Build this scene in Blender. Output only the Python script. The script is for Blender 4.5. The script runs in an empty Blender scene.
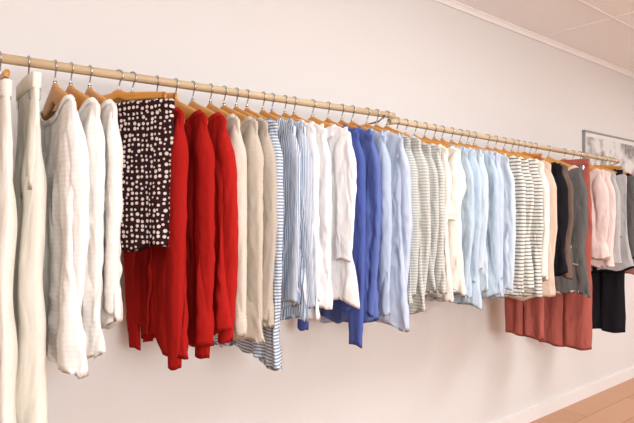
import bpy, math, random
from mathutils import Vector, noise
S = bpy.context.scene
COL = S.collection
S.view_settings.view_transform = 'Standard'
S.view_settings.exposure = 0.0

def lin(c):
    r = []
    for v in c:
        v = v/255.0
        r.append(v/12.92 if v <= .04045 else ((v+.055)/1.055)**2.4)
    return (r[0], r[1], r[2], 1)

# ------------------------------------------------------------ materials
def newmat(name, col, rough=.8, metal=0.0):
    m = bpy.data.materials.new(name); m.use_nodes = True
    b = m.node_tree.nodes['Principled BSDF']
    b.inputs['Base Color'].default_value = lin(col)
    b.inputs['Roughness'].default_value = rough
    b.inputs['Metallic'].default_value = metal
    return m, m.node_tree, b

def math_node(nt, op, a, b=None):
    n = nt.nodes.new('ShaderNodeMath'); n.operation = op
    for i, v in enumerate((a, b)):
        if v is None: continue
        if isinstance(v, (int, float)): n.inputs[i].default_value = v
        else: nt.links.new(v, n.inputs[i])
    return n.outputs[0]

def mixcol(nt, fac, c1, c2):
    n = nt.nodes.new('ShaderNodeMix'); n.data_type = 'RGBA'
    nt.links.new(fac, n.inputs[0])
    for i, c in ((6, c1), (7, c2)):
        if isinstance(c, tuple): n.inputs[i].default_value = c
        else: nt.links.new(c, n.inputs[i])
    return n.outputs[2]
def nt_sep(nt, c):
    s = nt.nodes.new('ShaderNodeSeparateColor'); nt.links.new(c, s.inputs[0]); return s.outputs[0]

FAB = {}
def fabric(key, col, kind='plain', col2=None, period=.012, duty=.5, rough=1.0, bump=.2, wrinkle=.25):
    m, nt, b = newmat('fabric_'+key, col, rough)
    b.inputs['Specular IOR Level'].default_value = .05
    uv = nt.nodes.new('ShaderNodeUVMap'); uv.uv_map = 'UVMap'
    sep = nt.nodes.new('ShaderNodeSeparateXYZ'); nt.links.new(uv.outputs[0], sep.inputs[0])
    nz = nt.nodes.new('ShaderNodeTexNoise'); nz.inputs['Scale'].default_value = 900 if kind != 'melange' else 260
    nz.inputs['Detail'].default_value = 2
    nt.links.new(uv.outputs[0], nz.inputs['Vector'])
    height = nz.outputs[0]
    if kind in ('h', 'v', 'rib'):
        ax = sep.outputs[0] if kind == 'v' else sep.outputs[1]
        fr = math_node(nt, 'FRACT', math_node(nt, 'MULTIPLY', ax, 1.0/period))
        if kind == 'rib':
            s = math_node(nt, 'SINE', math_node(nt, 'MULTIPLY', ax, 2*math.pi/period))
            height = math_node(nt, 'MULTIPLY', s, .8)
            g = math_node(nt, 'GREATER_THAN', s, .3)
            nt.links.new(mixcol(nt, g, lin(col2), lin(col)), b.inputs['Base Color'])
        else:
            g = math_node(nt, 'GREATER_THAN', fr, duty)
            nt.links.new(mixcol(nt, g, lin(col2), lin(col)), b.inputs['Base Color'])
    elif kind == 'melange':
        r = nt.nodes.new('ShaderNodeValToRGB')
        r.color_ramp.elements[0].position = .35; r.color_ramp.elements[1].position = .65
        r.color_ramp.elements[0].color = lin(col2); r.color_ramp.elements[1].color = lin(col)
        nt.links.new(nz.outputs[0], r.inputs[0]); nt.links.new(r.outputs[0], b.inputs['Base Color'])
    elif kind == 'dots':
        v = nt.nodes.new('ShaderNodeTexVoronoi'); v.voronoi_dimensions = '2D'
        v.inputs['Scale'].default_value = 1.0/period; v.inputs['Randomness'].default_value = .5
        nt.links.new(uv.outputs[0], v.inputs['Vector'])
        rad = math_node(nt, 'ADD', math_node(nt, 'MULTIPLY', nt_sep(nt, v.outputs['Color']), .15), .20)
        g = math_node(nt, 'LESS_THAN', v.outputs['Distance'], rad)
        nt.links.new(mixcol(nt, g, lin(col), lin(col2)), b.inputs['Base Color'])
    bp = nt.nodes.new('ShaderNodeBump'); bp.inputs['Strength'].default_value = bump
    bp.inputs['Distance'].default_value = .002
    nt.links.new(height, bp.inputs['Height'])
    # soft, mostly vertical drape wrinkles
    tc = nt.nodes.new('ShaderNodeTexCoord'); mp = nt.nodes.new('ShaderNodeMapping'); mp.inputs['Scale'].default_value = (1.2, 1.2, .42)
    oi = nt.nodes.new('ShaderNodeObjectInfo'); nt.links.new(tc.outputs['Object'], mp.inputs[0])
    cx = nt.nodes.new('ShaderNodeCombineXYZ'); nt.links.new(math_node(nt, 'MULTIPLY', oi.outputs['Random'], 30.0), cx.inputs[0])
    nt.links.new(cx.outputs[0], mp.inputs['Location'])
    wn = nt.nodes.new('ShaderNodeTexNoise'); wn.inputs['Scale'].default_value = 14; wn.inputs['Detail'].default_value = 2
    wn.inputs['Distortion'].default_value = .5; nt.links.new(mp.outputs[0], wn.inputs['Vector'])
    b2 = nt.nodes.new('ShaderNodeBump'); b2.inputs['Strength'].default_value = wrinkle*1.6; b2.inputs['Distance'].default_value = .04
    nt.links.new(wn.outputs[0], b2.inputs['Height']); nt.links.new(bp.outputs[0], b2.inputs['Normal'])
    nt.links.new(b2.outputs[0], b.inputs['Normal'])
    FAB[key] = m

fabric('cream', (242, 238, 228), 'melange', (237, 232, 220))
fabric('white_rib', (244, 241, 236), 'rib', (242, 239, 234), .012, bump=.12)
fabric('white_rib2', (244, 241, 236), 'rib', (241, 238, 232), .018, bump=.16)
fabric('dots', (50, 31, 33), 'dots', (230, 214, 208), .0150, wrinkle=.1)
fabric('red', (162, 31, 27), wrinkle=.18); fabric('red2', (174, 35, 31), wrinkle=.18)
fabric('beige', (206, 196, 182), 'melange', (192, 181, 166), wrinkle=.15); fabric('beige2', (218, 210, 198), 'melange', (206, 197, 183), wrinkle=.15)
fabric('taupe', (194, 184, 172), 'melange', (178, 168, 155), wrinkle=.15)
fabric('bluestripe', (220, 226, 233), 'v', (126, 147, 176), .0085, .5)
fabric('bluehstripe', (220, 226, 231), 'h', (130, 148, 172), .010, .5)
fabric('white', (243, 243, 244), wrinkle=.4); fabric('offwhite', (240, 236, 226), wrinkle=.35); fabric('royal', (80, 97, 166)); fabric('royal2', (98, 116, 180))
fabric('paleblue', (180, 197, 221)); fabric('paleblue2', (194, 207, 228), wrinkle=.35); fabric('sky', (188, 207, 222), wrinkle=.35); fabric('sky2', (203, 217, 228))
fabric('greystripe', (206, 209, 205), 'h', (170, 174, 171), .010, .5, wrinkle=.12)
fabric('greystripe2', (212, 213, 207), 'h', (180, 183, 178), .012, .5, wrinkle=.12)
fabric('bwstripe', (234, 232, 223), 'h', (122, 126, 125), .017, .36, wrinkle=.12)
fabric('lightgrey', (196, 194, 194), 'melange', (172, 170, 170))
fabric('charcoal', (116, 114, 112), 'melange', (92, 90, 89)); fabric('black', (34, 33, 38)); fabric('rose', (170, 94, 84), wrinkle=.4)
fabric('rose2', (190, 128, 122)); fabric('blush', (234, 214, 208)); fabric('sand', (220, 198, 180)); fabric('brown', (116, 96, 86))

def wood(name, a, bcol, rough=.4, scale=60):
    m, nt, b = newmat(name, a, rough)
    tc = nt.nodes.new('ShaderNodeTexCoord'); mp = nt.nodes.new('ShaderNodeMapping')
    mp.inputs['Scale'].default_value = (.12, 1, 1) if scale != 41 else (.05, 1, 1)
    nz = nt.nodes.new('ShaderNodeTexNoise'); nz.inputs['Scale'].default_value = scale; nz.inputs['Detail'].default_value = 4
    r = nt.nodes.new('ShaderNodeValToRGB')
    r.color_ramp.elements[0].position = .3; r.color_ramp.elements[1].position = .7
    r.color_ramp.elements[0].color = lin(bcol); r.color_ramp.elements[1].color = lin(a)
    nt.links.new(tc.outputs['Object'], mp.inputs[0]); nt.links.new(mp.outputs[0], nz.inputs['Vector'])
    nt.links.new(nz.outputs[0], r.inputs[0]); nt.links.new(r.outputs[0], b.inputs['Base Color'])
    return m
M_HANG = wood('hanger_wood', (220, 160, 80), (200, 134, 58), .38)
M_ROD = wood('rod_wood', (210, 190, 158), (182, 156, 120), .7, 41)
M_METAL, _, _ = newmat('hook_steel', (190, 190, 190), .22, 1.0)

# ------------------------------------------------------------ mesh builder
class MB:
    def __init__(s): s.v = []; s.f = []; s.m = []; s.uv = []
    def vert(s, co, uv): s.v.append(co); s.uv.append(uv); return len(s.v)-1
    def loft(s, rings, mi, close=True, caps=False):
        n = len(rings[0]); ids = [[s.vert(*p) for p in r] for r in rings]
        for j in range(len(rings)-1):
            k = mi(j) if callable(mi) else mi
            for i in range(n if close else n-1):
                i2 = (i+1) % n
                s.f.append((ids[j][i], ids[j][i2], ids[j+1][i2], ids[j+1][i])); s.m.append(k)
        if caps:
            k0 = mi(0) if callable(mi) else mi
            s.f.append(tuple(ids[0])); s.m.append(k0)
            s.f.append(tuple(reversed(ids[-1]))); s.m.append(k0)
    def build(s, name, mats, loc=(0, 0, 0), rotz=0, parent=None):
        me = bpy.data.meshes.new(name); me.from_pydata(s.v, [], s.f)
        for m in mats: me.materials.append(m)
        ul = me.uv_layers.new(name='UVMap')
        for p in me.polygons:
            p.material_index = s.m[p.index]; p.use_smooth = True
            for li in p.loop_indices: ul.data[li].uv = s.uv[me.loops[li].vertex_index]
        o = bpy.data.objects.new(name, me); COL.objects.link(o)
        o.location = loc; o.rotation_euler = (0, 0, rotz)
        if parent: o.parent = parent
        return o

def sm(a, b, x):
    t = max(0, min(1, (x-a)/(b-a))); return t*t*(3-2*t)
def turn_in(ring, fx, fy, dz):
    cx = sum(p[0][0] for p in ring)/len(ring); cy = sum(p[0][1] for p in ring)/len(ring)
    return [((cx+(p[0][0]-cx)*fx, cy+(p[0][1]-cy)*fy, p[0][2]+dz), p[1]) for p in ring]

# --- rail geometry
RY = -.27
def rodz(s):
    if s < 1.74: return 1.66+.025*(s-.278)/1.442
    return 1.665-.025*(s-1.72)/2.165
HANG_TOP = -.046
def hangtop(x): return HANG_TOP-.006-.085*(abs(x)/.195)**1.2

def tube(mb, pts, rad, mi, n=8, caps=True):
    rings = []
    for i, p in enumerate(pts):
        p = Vector(p); a = Vector(pts[max(0, i-1)]); b = Vector(pts[min(len(pts)-1, i+1)])
        t = (b-a).normalized(); up = Vector((0, 1, 0)) if abs(t.y) < .9 else Vector((1, 0, 0))
        x = t.cross(up).normalized(); y = t.cross(x).normalized()
        r = rad(i) if callable(rad) else rad
        rings.append([(tuple(p+x*math.cos(2*math.pi*k/n)*r+y*math.sin(2*math.pi*k/n)*r), (k*.01, i*.01)) for k in range(n)])
    mb.loft(rings, mi, caps=caps)

def hook(mb, mi):
    cz = .0125+.0022-.0165+.001; pts = []
    for k in range(19):
        a = math.radians(205-(205+62)*k/18)
        pts.append((.0165*math.cos(a), 0, cz+.0165*math.sin(a)))
    pts += [(.003, 0, -.026), (0, 0, -.034), (0, 0, HANG_TOP-.012)]
    tube(mb, pts, .0021, mi)

def hanger(s, rotz, half=.168):
    mb = MB(); hook(mb, 1)
    rings = []; N = 40
    for j in range(N+1):
        x = -half+2*half*j/N; ax = abs(x)
        top = hangtop(x)+.008*math.exp(-(x/.018)**2)-.003*sm(.1, .16, ax)
        h = .056-.024*(ax/half); h *= 1 if ax < half-.012 else .75
        th = .0080-.002*(ax/half)**2
        yb = .004*(ax/half)**2
        cz = top-h/2; r = []
        for k in range(14):
            a = 2*math.pi*k/14; c, sn = math.cos(a), math.sin(a)
            r.append(((x, yb+th*math.copysign(abs(c)**.6, c), cz+h/2*math.copysign(abs(sn)**.6, sn)), (x, k*.01)))
        rings.append(r)
    mb.loft(rings, 0, caps=True)
    tube(mb, [(0, 0, HANG_TOP+.006), (0, 0, HANG_TOP-.003)], .005, 1, 10)
    mb.build('wooden_hanger', [M_HANG, M_METAL], (s, RY, rodz(s)), rotz)

def cliphanger(s, rotz, half=.16):
    mb = MB(); hook(mb, 1)
    rings = []
    for j in range(31):
        x = -half+2*half*j/30
        h = .026-.008*abs(x)/half; top = HANG_TOP-.006+.012*math.exp(-(x/.02)**2)-.008*(x/half)**2
        r = []
        for k in range(12):
            a = 2*math.pi*k/12; c, sn = math.cos(a), math.sin(a)
            r.append(((x, .006*math.copysign(abs(c)**.6, c), top-h/2+h/2*math.copysign(abs(sn)**.6, sn)), (x, 0)))
        rings.append(r)
    mb.loft(rings, 0, caps=True)
    for sx in (-1, 1):
        x = sx*(half-.03)
        tube(mb, [(x, 0, -.07), (x, 0, -.085)], .003, 1)
        for sy in (-1, 1):
            rings = []
            for z, t in ((-.078, .002), (-.085, .003), (-.105, .003), (-.115, .002)):
                y0 = sy*.009
                rings.append([((x-.013, y0-t, z), (0, 0)), ((x+.013, y0-t, z), (0, 0)), ((x+.013, y0+t, z), (0, 0)), ((x-.013, y0+t, z), (0, 0))])
            mb.loft(rings, 1, caps=True)
    mb.build('clip_hanger', [M_HANG, M_METAL], (s, RY, rodz(s)), rotz)

# ------------------------------------------------------------ garments
class Cloth:
    def __init__(s, seed, L, wsh, wh, neck, t, A, p1=.12, flat=False, z0=None, scoop=.0):
        R = random.Random(seed); s.L = L; s.wsh = wsh; s.wh = wh; s.neck = neck; s.t = t; s.A = A
        s.p1 = p1*R.uniform(.8, 1.2); s.p2 = s.p1*R.uniform(.45, .6); s.ph = [R.uniform(0, 6.28) for _ in range(6)]
        s.flat = flat; s.seed = seed*3.7; s.scoop = scoop; s.slant = R.uniform(-.03, .045)
        s.z0 = hangtop(neck)+.004 if z0 is None else z0
        s.sh = max(.02, hangtop(neck)-hangtop(wsh))
    def half(s, d):
        if s.flat: return s.wsh+(s.wh-s.wsh)*sm(0, s.L, d)**.8
        if d < s.sh: return s.neck+(s.wsh-s.neck)*(d/s.sh)**.85
        q = (d-s.sh)/(s.L-s.sh)
        return s.wsh+(s.wh-s.wsh)*q-.014*math.sin(math.pi*q)+.006*math.sin(d*11+s.ph[5])*q
    def y(s, x, d, side):
        a = s.A*sm(.03, s.L*.8, d)
        f = .6*math.sin(6.283*x/s.p1+s.ph[0]+1.3*math.sin(d*3+s.ph[1]))+.4*math.sin(6.283*x/s.p2+s.ph[2]+side*1.1)
        n = noise.noise(Vector((x*9+s.seed, d*4, side*1.5)))*.010*sm(0, .15, d)
        r = noise.noise(Vector((x*20+d*9, d*11-x*8+s.seed, side*3)))
        n += (abs(r)-.2)*.014*sm(0, .1, d)*(.4 if s.flat else 1)
        return a*f+n
    def pt(s, ang, d, off=0):
        c, sn = math.cos(ang), math.sin(ang); w = s.half(d)
        x = w*math.copysign(abs(c)**.85, c); tt = max(.0125, s.t*(.4+.6*sm(0, .2, d)))
        y = tt*math.copysign(abs(sn)**.6, sn)+s.y(x, d, sn)+math.copysign(off, sn)
        zz = s.z0-d
        if s.scoop and d < .25:
            g = math.exp(-(x/(s.neck*.78))**4)
            zz -= (s.scoop if sn < 0 else s.scoop*.3)*g*(1-d/.25)
        q = sm(s.L*.6, s.L, d)
        zz += (.012*math.sin(x*13+s.ph[3])+.008*math.sin(x*41+s.ph[4])+(s.slant*x/.2 if not s.flat else 0))*q
        return (x, y, zz), (x, zz)

def rows(L, n, sh=.05, top=True):
    r = [sh*i/8 for i in range(9)] if top else [0]
    st = r[-1]; r += [st+(L-st)*i/n for i in range(1, n+1)]
    return r

def add_body(mb, C, trim=0, n=48, nr=40, top=True):
    rr = rows(C.L, nr, top=top)
    rings = [[C.pt(2*math.pi*k/n, d) for k in range(n)] for d in rr]
    rings.append(turn_in(rings[-1], .985, .9, .012))
    mb.loft(rings, lambda j: (1 if trim and rr[min(j, len(rr)-1)] > C.L-trim else 0))

def add_sleeve(mb, C, sx, SL, R, rx=.050, ry=.026, trim=0, flare=0, inward=0, yoff=0):
    ph = R.uniform(0, 6.28); n = 28; rr = []; nr = 56; st = max(.008, C.sh-.022)
    for j in range(nr+1): rr.append(st+(SL-st)*(j/nr)**1.2)
    rings = []
    sway = R.uniform(-.020, .020); bend = R.uniform(-.016, .016); inw = inward+R.uniform(0, .04); el = R.uniform(.45, .6)
    tilt = R.uniform(-.25, .25)
    for d in rr:
        q = (d-st)/(SL-st)
        cap = sm(-.03, .12, d-st)**.8
        w = (rx+(flare-.015)*q)*(cap if d > st else .1)
        outer = C.wsh-.014+.036*sm(0, .14, d-st)+.004*q-inw*max(0, q-el)/(1-el)
        cx = outer-w
        hy = (ry*(1-.4*q)+flare*.5*q)*max(.12, cap)
        if q > .93: w *= .93; hy *= .94
        ring = []
        yc = yoff*sm(.05, .3, d)+sway*q+bend*math.sin(math.pi*q)
        for k in range(n):
            a = 2*math.pi*k/n; c, sn = math.cos(a), math.sin(a)
            wr = 1+.10*noise.noise(Vector((c*1.2+C.seed, sn*1.2+sx*3, d*7)))
            cr = noise.noise(Vector((c*1.6+sn*2, sn*2+sx*3+C.seed, d*20+c*3)))
            wr += .45*(abs(cr)-.2)*(.5+.8*math.exp(-((q-el)/.2)**2))
            wr += .16*math.sin(a*3+ph+d*3)
            if flare: wr += .22*math.sin(a*5+ph+d*3)*q
            x = cx+w*math.copysign(abs(c)**.8, c)*(1+(wr-1)*.18); y = yc+hy*math.copysign(abs(sn)**.8, sn)*wr
            z = C.z0-d-.004*math.sin(a*2+ph)*q+tilt*w*c*sm(.7, 1, q)
            ring.append(((sx*x, y, z), (x+.03*sn, z)))
        rings.append(ring)
    rings.append(turn_in(rings[-1], .94, .85, .014))
    mb.loft(rings, lambda j: (1 if trim and rr[min(j, len(rr)-1)] > SL-trim else 0))

def add_collar(mb, C, mi=0, h=.022):
    n = 32; rings = []; nk = C.neck*.93
    for (dz, g) in ((-.014, 0), (.0, .001), (h*.9, .001), (h, .004), (h*.9, .008), (h*.3, .012), (-h*.5, .016)):
        r = []
        for k in range(n):
            a = 2*math.pi*k/n; c, sn = math.cos(a), math.sin(a)
            front = max(0, -sn)**2
            x = (nk+g)*c; y = (.020+g*.8)*sn
            z = C.z0-.004+dz-front*(C.scoop*.9+.012)-(0.016*front if dz < h*.4 and g > .008 else 0)-(.014*abs(c)**3)
            r.append(((x, y, z), (x, z)))
        rings.append(r)
    mb.loft(rings, mi)

def add_placket(mb, C, x0=0.0, w=.013, mi=0, buttons=7, bmi=2, d0=.0, side=-1):
    rings = []; N = 40; cen = []
    for j in range(N+1):
        d = d0+.004+(C.L-d0-.006)*j/N
        row = []
        for xx, off in ((x0-w, -.001), (x0-w, .0035), (x0, .0042), (x0+w, .0035), (x0+w, -.001)):
            wv = C.half(d); ca = max(-1, min(1, xx/wv)); a0 = math.acos(math.copysign(abs(ca)**(1/.85), ca))
            co, uv = C.pt(side*a0, d, off)
            row.append((co, (co[2], co[0])))
        rings.append(row); cen.append(row[2][0])
    mb.loft(rings, mi, close=False)
    for b in range(buttons):
        c = cen[int(N*(b+.5)/buttons)]
        rr = []
        for (r, o) in ((.0001, .003), (.0035, .003), (.005, .0015), (.005, -.002)):
            rr.append([((c[0]+r*math.cos(2*math.pi*k/10), c[1]+side*o, c[2]+r*math.sin(2*math.pi*k/10)), (0, 0)) for k in range(10)])
        mb.loft(rr, bmi)

def top_garment(name, s, L, mat, SL=None, seed=0, yaw=0, wsh=.178, wh=.198, neck=.138, t=.020, A=.009, collar=False,
                placket=False, trim=0, trimmat=None, scoop=.045, rx=.048, ry=.022, flare=0, inward=0, yoff=0, pocket=False):
    R = random.Random(seed+11)
    rotz = math.radians(-90+yaw+R.uniform(-3, 3))
    if collar: neck = .112; scoop = .035
    C = Cloth(seed, L, wsh, wh, neck, t, A, scoop=scoop)
    dl = .066+C.z0           # lengths are given from 66 mm under the rail
    C.L = L = L+dl
    mb = MB(); add_body(mb, C, trim)
    if SL:
        SL += dl
        add_sleeve(mb, C, 1, SL, R, rx, ry, trim, flare, inward, yoff)
        add_sleeve(mb, C, -1, SL*.99, R, rx, ry, trim, flare, inward, yoff)
    if collar: add_collar(mb, C)
    else:
        n = 48; rings = []
        for (dd, off) in ((.012, .002), (.006, .0045), (-.004, .004), (-.006, 0), (-.002, -.003)):
            rg = []
            for k in range(n):
                co, uv = C.pt(2*math.pi*k/n, max(0, dd), off); rg.append(((co[0], co[1], co[2]-min(0, dd)), uv))
            rings.append(rg)
        mb.loft(rings, 1 if trim else 0)
    if placket: add_placket(mb, C, mi=1 if trim else 0, buttons=7 if placket is True else 0, d0=scoop*.3)
    if pocket:
        rings = []
        for j in range(9):
            d = L*.62+.11*j/8; row = []
            for i in range(9):
                xx = .05+.10*i/8; wv = C.half(d); ca = max(-1, min(1, xx/wv)); a0 = math.acos(abs(ca)**(1/.85))
                co, uv = C.pt(-a0, d, .004); row.append((co, uv))
            rings.append(row)
        mb.loft(rings, lambda j: 1 if (trim and j == 0) else 0, close=False)
    mb.build(name, [FAB[mat], FAB[trimmat or mat], FAB[mat]], (s, RY, rodz(s)), rotz)
    hanger(s, rotz)

def skirt(name, s, L, mat, seed, yaw=0, w=.17, wh=.215, z0=-.085, A=.009):
    rotz = math.radians(-90+yaw)
    C = Cloth(seed, L, w, wh, w, .018, A, p1=.12, flat=True, z0=z0)
    mb = MB(); add_body(mb, C, 0, n=80, nr=34, top=False)
    n = 80; rings = []
    for dd, off in ((.03, .001), (.028, .004), (.0, .004), (-.004, 0), (0, -.003)):
        rings.append([((lambda q: ((q[0][0], q[0][1], q[0][2]-min(0, dd)), q[1]))(C.pt(2*math.pi*k/n, max(0, dd), off))) for k in range(n)])
    mb.loft(rings, 0)
    mb.build(name, [FAB[mat]], (s, RY, rodz(s)), rotz); cliphanger(s, rotz)

def trousers(name, s, L, mat, seed, yaw=0, w=.165, leg=.085, z0=-.085, crotch=.27, hemleg=None):
    R = random.Random(seed); rotz = math.radians(-90+yaw); hemleg = hemleg or leg
    mb = MB(); C = Cloth(seed, crotch+.02, w, w+.002, w, .017, .005, flat=True, z0=z0)
    add_body(mb, C, 0, n=44, nr=12, top=False)
    n = 44; rings = []
    for dd, off in ((.038, .001), (.036, .004), (.0, .004), (-.003, 0), (0, -.003)):
        rings.append([((lambda q: ((q[0][0], q[0][1], q[0][2]-min(0, dd)), q[1]))(C.pt(2*math.pi*k/n, max(0, dd), off))) for k in range(n)])
    mb.loft(rings, 0)
    for sx in (-1, 1):
        rings = []; ph = R.uniform(0, 6)
        for j in range(47):
            d = crotch-.14+(L-crotch+.14)*j/46; q = max(0, j-8)/38
            g = .35+.65*sm(crotch-.14, crotch+.01, d)
            w2 = (leg+(hemleg-leg)*q)*(.85+.15*g); cx = (w+.010-leg)*(1-.06*q); r = []
            for k in range(26):
                a = 2*math.pi*k/26; c, sn = math.cos(a), math.sin(a)
                wr = 1+.10*noise.noise(Vector((c+seed, sn+sx*2, d*9)))
                x = sx*cx+w2*c*wr; y = g*.024*sn*wr*(1+.2*q)+.012*math.sin(x*60+ph+d*2)*q+noise.noise(Vector((x*14+seed, d*5, sx)))*.012*g
                r.append(((x, y, z0-d+.006*math.sin(x*30+ph)*q), (x+.03*sn, z0-d)))
            rings.append(r)
        rings.append(turn_in(rings[-1], .96, .85, .015))
        mb.loft(rings, 0)
    mb.build(name, [FAB[mat]], (s, RY, rodz(s)), rotz)
    cliphanger(s, rotz, half=min(.16, w*.95))

T = top_garment
trousers('cream_trousers', .275, 1.10, 'cream', 1, yaw=-4, w=.15, leg=.078)
trousers('cream_trousers', .340, 1.10, 'cream', 2, yaw=-2, w=.115, leg=.058, z0=-.05)
T('white_ribbed_sweater', .405, .71, 'white_rib', .58, seed=3, yaw=2, wh=.22, A=.014)
T('white_ribbed_sweater', .445, .70, 'white_rib', .62, seed=4, yaw=3, wh=.20)
T('white_ribbed_sweater', .495, .66, 'white_rib2', .58, seed=5, yaw=4)
skirt('polka_dot_skirt', .575, .40, 'dots', 6, yaw=30, w=.185, wh=.208)
skirt('polka_dot_skirt', .615, .38, 'dots', 61, yaw=26, w=.15, wh=.165)
T('red_cardigan', .690, .70, 'red', .76, seed=7, yaw=2, placket=True, inward=.01)
T('red_cardigan', .750, .72, 'red', .74, seed=8, yaw=3)
T('red_cardigan', .808, .68, 'red2', .71, seed=9, yaw=3)
T('beige_cardigan', .870, .71, 'beige2', .70, seed=10, yaw=2)
T('beige_cardigan', .920, .73, 'beige', .71, seed=12, yaw=2)
T('beige_cardigan', .966, .70, 'taupe', .66, seed=13, yaw=0)
T('blue_striped_blouse', 1.008, .80, 'bluehstripe', .70, seed=14, yaw=0)
T('blue_striped_shirt', 1.072, .67, 'bluestripe', .62, seed=15, yaw=0, collar=True, placket=True, rx=.055)
T('blue_striped_shirt', 1.110, .66, 'bluestripe', .64, seed=16, yaw=2, collar=True, placket=True)
T('white_shirt', 1.165, .66, 'white', .62, seed=17, yaw=0, collar=True)
T('white_shirt', 1.205, .63, 'white', .60, seed=18, yaw=0, collar=True)
T('white_shirt', 1.290, .65, 'white', .50, seed=19, yaw=9, collar=True, placket=True, wh=.21)
T('royal_blue_shirt', 1.365, .68, 'royal', .80, seed=20, yaw=0, collar=True)
T('royal_blue_shirt', 1.435, .74, 'royal2', .70, seed=21, yaw=0, collar=True, placket=True)
T('pale_blue_shirt', 1.490, .74, 'paleblue', .68, seed=22, yaw=0, collar=True)
T('pale_blue_shirt', 1.570, .75, 'paleblue2', .74, seed=23, yaw=5, collar=True, placket=True)
T('grey_striped_sweater', 1.625, .68, 'greystripe', .66, seed=24, yaw=0)
T('grey_striped_sweater', 1.685, .72, 'greystripe2', .70, seed=25, yaw=2)
T('grey_striped_sweater', 1.745, .66, 'greystripe', .64, seed=26, yaw=0)
T('grey_striped_sweater', 1.800, .68, 'greystripe2', .66, seed=27, yaw=3)
T('white_ruffled_blouse', 1.860, .66, 'offwhite', .38, seed=28, yaw=0, flare=.02)
T('white_ruffled_blouse', 1.925, .62, 'offwhite', .34, seed=29, yaw=6, flare=.04)
T('sky_blue_shirt', 1.990, .70, 'sky', .66, seed=30, yaw=0, collar=True)
T('sky_blue_shirt', 2.045, .71, 'sky', .62, seed=31, yaw=3, collar=True, placket=True)
T('sky_blue_shirt', 2.115, .70, 'sky2', .56, seed=32, yaw=0, collar=True)
T('sky_blue_shirt', 2.180, .71, 'sky', .68, seed=33, yaw=4, collar=True)
T('pale_blue_shirt', 2.235, .68, 'paleblue2', .60, seed=34, yaw=0, collar=True)
T('sky_blue_shirt', 2.290, .70, 'sky2', .66, seed=35, yaw=2, collar=True)
T('striped_top', 2.400, .70, 'bwstripe', .66, seed=36, yaw=3)
T('striped_top', 2.470, .67, 'bwstripe', .50, seed=37, yaw=0)
T('striped_top', 2.545, .70, 'bwstripe', .60, seed=39, yaw=4)
T('offwhite_blouse', 2.620, .68, 'offwhite', .62, seed=40)
T('sand_blouse', 2.675, .74, 'sand', .70, seed=41)
trousers('rose_trousers', 2.735, .93, 'rose', 38, w=.105, leg=.055)
T('black_blouse', 2.795, .62, 'black', .58, seed=42)
T('brown_blouse', 2.850, .62, 'brown', .60, seed=43)
T('charcoal_jacket', 2.990, .74, 'charcoal', .58, seed=45, yaw=8, trim=.014, trimmat='sand', placket='plain', pocket=True, wh=.21)
trousers('rose_trousers', 3.165, 1.07, 'rose', 46, yaw=6, w=.14, leg=.074, z0=-.055)
T('blush_blouse', 3.270, .58, 'blush', .54, seed=48, yaw=4)
T('blush_blouse', 3.355, .60, 'blush', .56, seed=49, yaw=3, flare=.01)
T('light_grey_cardigan', 3.430, .62, 'lightgrey', .58, seed=50)
T('grey_vest', 3.565, .66, 'lightgrey', None, seed=52, yaw=6, trim=.02, trimmat='black', placket='plain', pocket=True, wh=.21)
trousers('black_trousers', 3.640, 1.00, 'black', 51, w=.13, leg=.068)
T('charcoal_cardigan', 3.700, .62, 'charcoal', .56, seed=53, trim=.014, trimmat='black')
T('rose_cardigan', 3.760, .66, 'rose2', .62, seed=54)
T('light_grey_cardigan', 3.820, .62, 'lightgrey', .58, seed=55)

# ------------------------------------------------------------ rail
rail = bpy.data.objects.new('clothes_rail', None); COL.objects.link(rail)
def cyl(name, pts, r, mat, n=20):
    mb = MB(); tube(mb, pts, r, 0, n); return mb.build(name, [mat], parent=rail)
cyl('rod_1', [(-1.2+i*.1, RY, rodz(-1.2+i*.1)) for i in range(30)]+[(1.725, RY, rodz(1.725))], .0125, M_ROD)
cyl('rod_2', [(1.70, RY+.001, 1.657)]+[(1.742+(3.90-1.742)*i/20, RY, rodz(1.742+(3.90-1.742)*i/20)-.0005) for i in range(21)], .0125, M_ROD)
for i, bx in enumerate((-1.0, 1.655, 3.86)):
    z = rodz(bx); mb = MB()
    tube(mb, [(bx, -.001, z-.03), (bx, -.10, z-.035), (bx, RY+.02, z-.028), (bx, RY-.008, z-.017), (bx, RY-.017, z-.006)], .004, 0, 10)
    tube(mb, [(bx, -.0005, z-.03), (bx, -.008, z-.03)], .022, 0, 20)
    mb.build('bracket_%d' % (i+1), [M_METAL], parent=rail)

# ------------------------------------------------------------ room
X0, X1, Y0, Y1, H = -3.0, 7.0, -5.0, 0.0, 2.43
def wallmat():
    m, nt, b = newmat('painted_plaster', (223, 221, 219), .8)
    tc = nt.nodes.new('ShaderNodeTexCoord'); nz = nt.nodes.new('ShaderNodeTexNoise'); nz.inputs['Scale'].default_value = 90
    bp = nt.nodes.new('ShaderNodeBump'); bp.inputs['Strength'].default_value = .06; bp.inputs['Distance'].default_value = .003
    nt.links.new(tc.outputs['Object'], nz.inputs['Vector']); nt.links.new(nz.outputs[0], bp.inputs['Height']); nt.links.new(bp.outputs[0], b.inputs['Normal'])
    return m
M_WALL = wallmat()
M_CEIL, ntc, bc = newmat('ceiling_tile', (248, 249, 249), .9)
nz = ntc.nodes.new('ShaderNodeTexNoise'); nz.inputs['Scale'].default_value = 120; bp = ntc.nodes.new('ShaderNodeBump')
bp.inputs['Strength'].default_value = .1; ntc.links.new(nz.outputs[0], bp.inputs['Height']); ntc.links.new(bp.outputs[0], bc.inputs['Normal'])
M_TBAR, _, _ = newmat('ceiling_grid', (244, 244, 243), .7)
M_BASE, _, _ = newmat('baseboard_paint', (234, 232, 230), .5)
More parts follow.
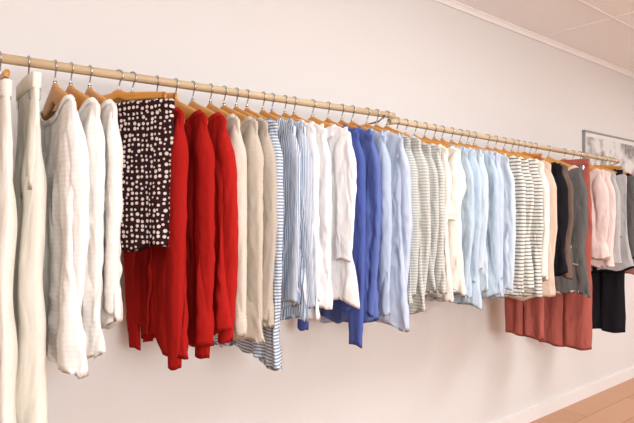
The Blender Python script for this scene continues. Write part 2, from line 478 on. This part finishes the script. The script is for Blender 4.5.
def box(name, a, b, mat, parent=None):
    mb = MB(); x0, y0, z0 = a; x1, y1, z1 = b
    rings = [[((x, y, z), (x, y)) for x, y in ((x0, y0), (x1, y0), (x1, y1), (x0, y1))] for z in (z0, z1)]
    mb.loft(rings, 0, caps=True); o = mb.build(name, [mat], parent=parent)
    for p in o.data.polygons: p.use_smooth = False
    return o
box('wall_back', (X0, 0, 0), (X1, .12, H), M_WALL)
box('wall_left', (X0-.12, Y0, 0), (X0, .12, H), M_WALL)
box('wall_right', (X1, Y0, 0), (X1+.12, .12, H), M_WALL)
box('wall_front', (X0-.12, Y0-.12, 0), (X1+.12, Y0, H), M_WALL)
box('ceiling', (X0-.12, Y0-.12, H), (X1+.12, .12, H+.1), M_CEIL)
M_FL, nt, b = newmat('floor_laminate', (196, 124, 78), .4)
tc = nt.nodes.new('ShaderNodeTexCoord'); br = nt.nodes.new('ShaderNodeTexBrick')
br.inputs['Scale'].default_value = 1; br.inputs['Brick Width'].default_value = 1.2; br.inputs['Row Height'].default_value = .19
br.inputs['Mortar Size'].default_value = .002; br.inputs['Color1'].default_value = lin((198, 148, 112)); br.inputs['Color2'].default_value = lin((188, 136, 100))
br.inputs['Mortar'].default_value = lin((130, 92, 66))
nt.links.new(tc.outputs['Object'], br.inputs['Vector']); nt.links.new(br.outputs['Color'], b.inputs['Base Color'])
box('floor', (X0-.12, Y0-.12, -.1), (X1+.12, .12, 0), M_FL)
box('baseboard_back', (X0, -.014, 0), (X1, 0, .08), M_BASE)
grid = bpy.data.objects.new('ceiling_grid', None); COL.objects.link(grid)
k = 0; x = X0+.4
while x < X1: box('bar_x_%d' % k, (x-.008, Y0, H-.003), (x+.008, 0, H), M_TBAR, grid); x += 1.2; k += 1
y = -.45; k = 0
while y > Y0: box('bar_y_%d' % k, (X0, y-.008, H-.0035), (X1, y+.008, H), M_TBAR, grid); y -= .6; k += 1
mb = MB()
prof = [(-.001, H-.03), (-.008, H-.03), (-.012, H-.022), (-.020, H-.012), (-.028, H-.008), (-.028, H-.001), (-.001, H-.001)]
mb.loft([[((xx, p[0], p[1]), (xx, p[1])) for p in prof] for xx in (X0, X1)], 0, caps=True)
o = mb.build('trim_1', [M_TBAR])
for p in o.data.polygons: p.use_smooth = False

M_PIC, nt, b = newmat('bw_photo', (150, 150, 150), .3)
tc = nt.nodes.new('ShaderNodeTexCoord'); nz = nt.nodes.new('ShaderNodeTexNoise'); nz.inputs['Scale'].default_value = 7; nz.inputs['Detail'].default_value = 8
r = nt.nodes.new('ShaderNodeValToRGB'); r.color_ramp.elements[0].position = .38; r.color_ramp.elements[1].position = .56
r.color_ramp.elements[0].color = lin((110, 110, 112)); r.color_ramp.elements[1].color = lin((220, 220, 218))
nt.links.new(tc.outputs['Object'], nz.inputs['Vector']); nt.links.new(nz.outputs[0], r.inputs[0]); nt.links.new(r.outputs[0], b.inputs['Base Color'])
M_FR, _, _ = newmat('frame_grey', (150, 148, 148), .4); M_MAT, _, _ = newmat('white_mount', (225, 224, 222), .8)
pic = bpy.data.objects.new('framed_photograph', None); COL.objects.link(pic)
px0, px1, pz0, pz1 = 3.97, 4.95, 1.28, 1.88
box('mount', (px0, -.012, pz0), (px1, 0, pz1), M_MAT, pic)
box('print', (px0+.035, -.014, pz0+.035), (px1-.035, -.011, pz1-.035), M_PIC, pic)
for nme, a, c in (('frame_top', (px0-.008, -.02, pz1-.004), (px1+.008, 0, pz1+.008)), ('frame_bottom', (px0-.008, -.02, pz0-.008), (px1+.008, 0, pz0+.004)),
                  ('frame_left', (px0-.008, -.02, pz0), (px0+.004, 0, pz1)), ('frame_right', (px1-.004, -.02, pz0), (px1+.008, 0, pz1))):
    box(nme, a, c, M_FR, pic)

# ------------------------------------------------------------ lights
def area(name, loc, target, sx, sy, power, col):
    l = bpy.data.lights.new(name, 'AREA'); l.shape = 'RECTANGLE'; l.size = sx; l.size_y = sy; l.energy = power; l.color = col
    o = bpy.data.objects.new(name, l); COL.objects.link(o); o.location = loc
    o.rotation_euler = (Vector(target)-Vector(loc)).to_track_quat('-Z', 'Y').to_euler()
area('ceiling_light', (-.5, -2.0, 2.41), (-.5, -2.0, 0), 1.2, .6, 10, (.98, .98, 1))
area('ceiling_light', (2.0, -1.7, 2.41), (2.0, -1.7, 0), 1.2, .6, 24, (.98, .99, 1))
area('ceiling_light', (4.8, -2.2, 2.41), (4.8, -2.2, 0), 1.2, .6, 60, (.98, .98, 1))
area('front_fill_light', (.3, -4.6, 1.6), (2.2, 0, 1.3), 1.6, 1.1, 118, (.96, .98, 1))  # added frontal fill to brighten the rail; the front wall has no window
w = bpy.data.worlds.new('World'); S.world = w; w.use_nodes = True
w.node_tree.nodes['Background'].inputs[0].default_value = (.9, .92, 1, 1); w.node_tree.nodes['Background'].inputs[1].default_value = .5

cam = bpy.data.cameras.new('Camera'); cam.lens = 31.8; cam.sensor_width = 36
co = bpy.data.objects.new('Camera', cam); COL.objects.link(co); co.location = (0, -1.87, 1.25)
co.rotation_euler = Vector((.634, .773, .0152)).to_track_quat('-Z', 'Y').to_euler()
S.camera = co
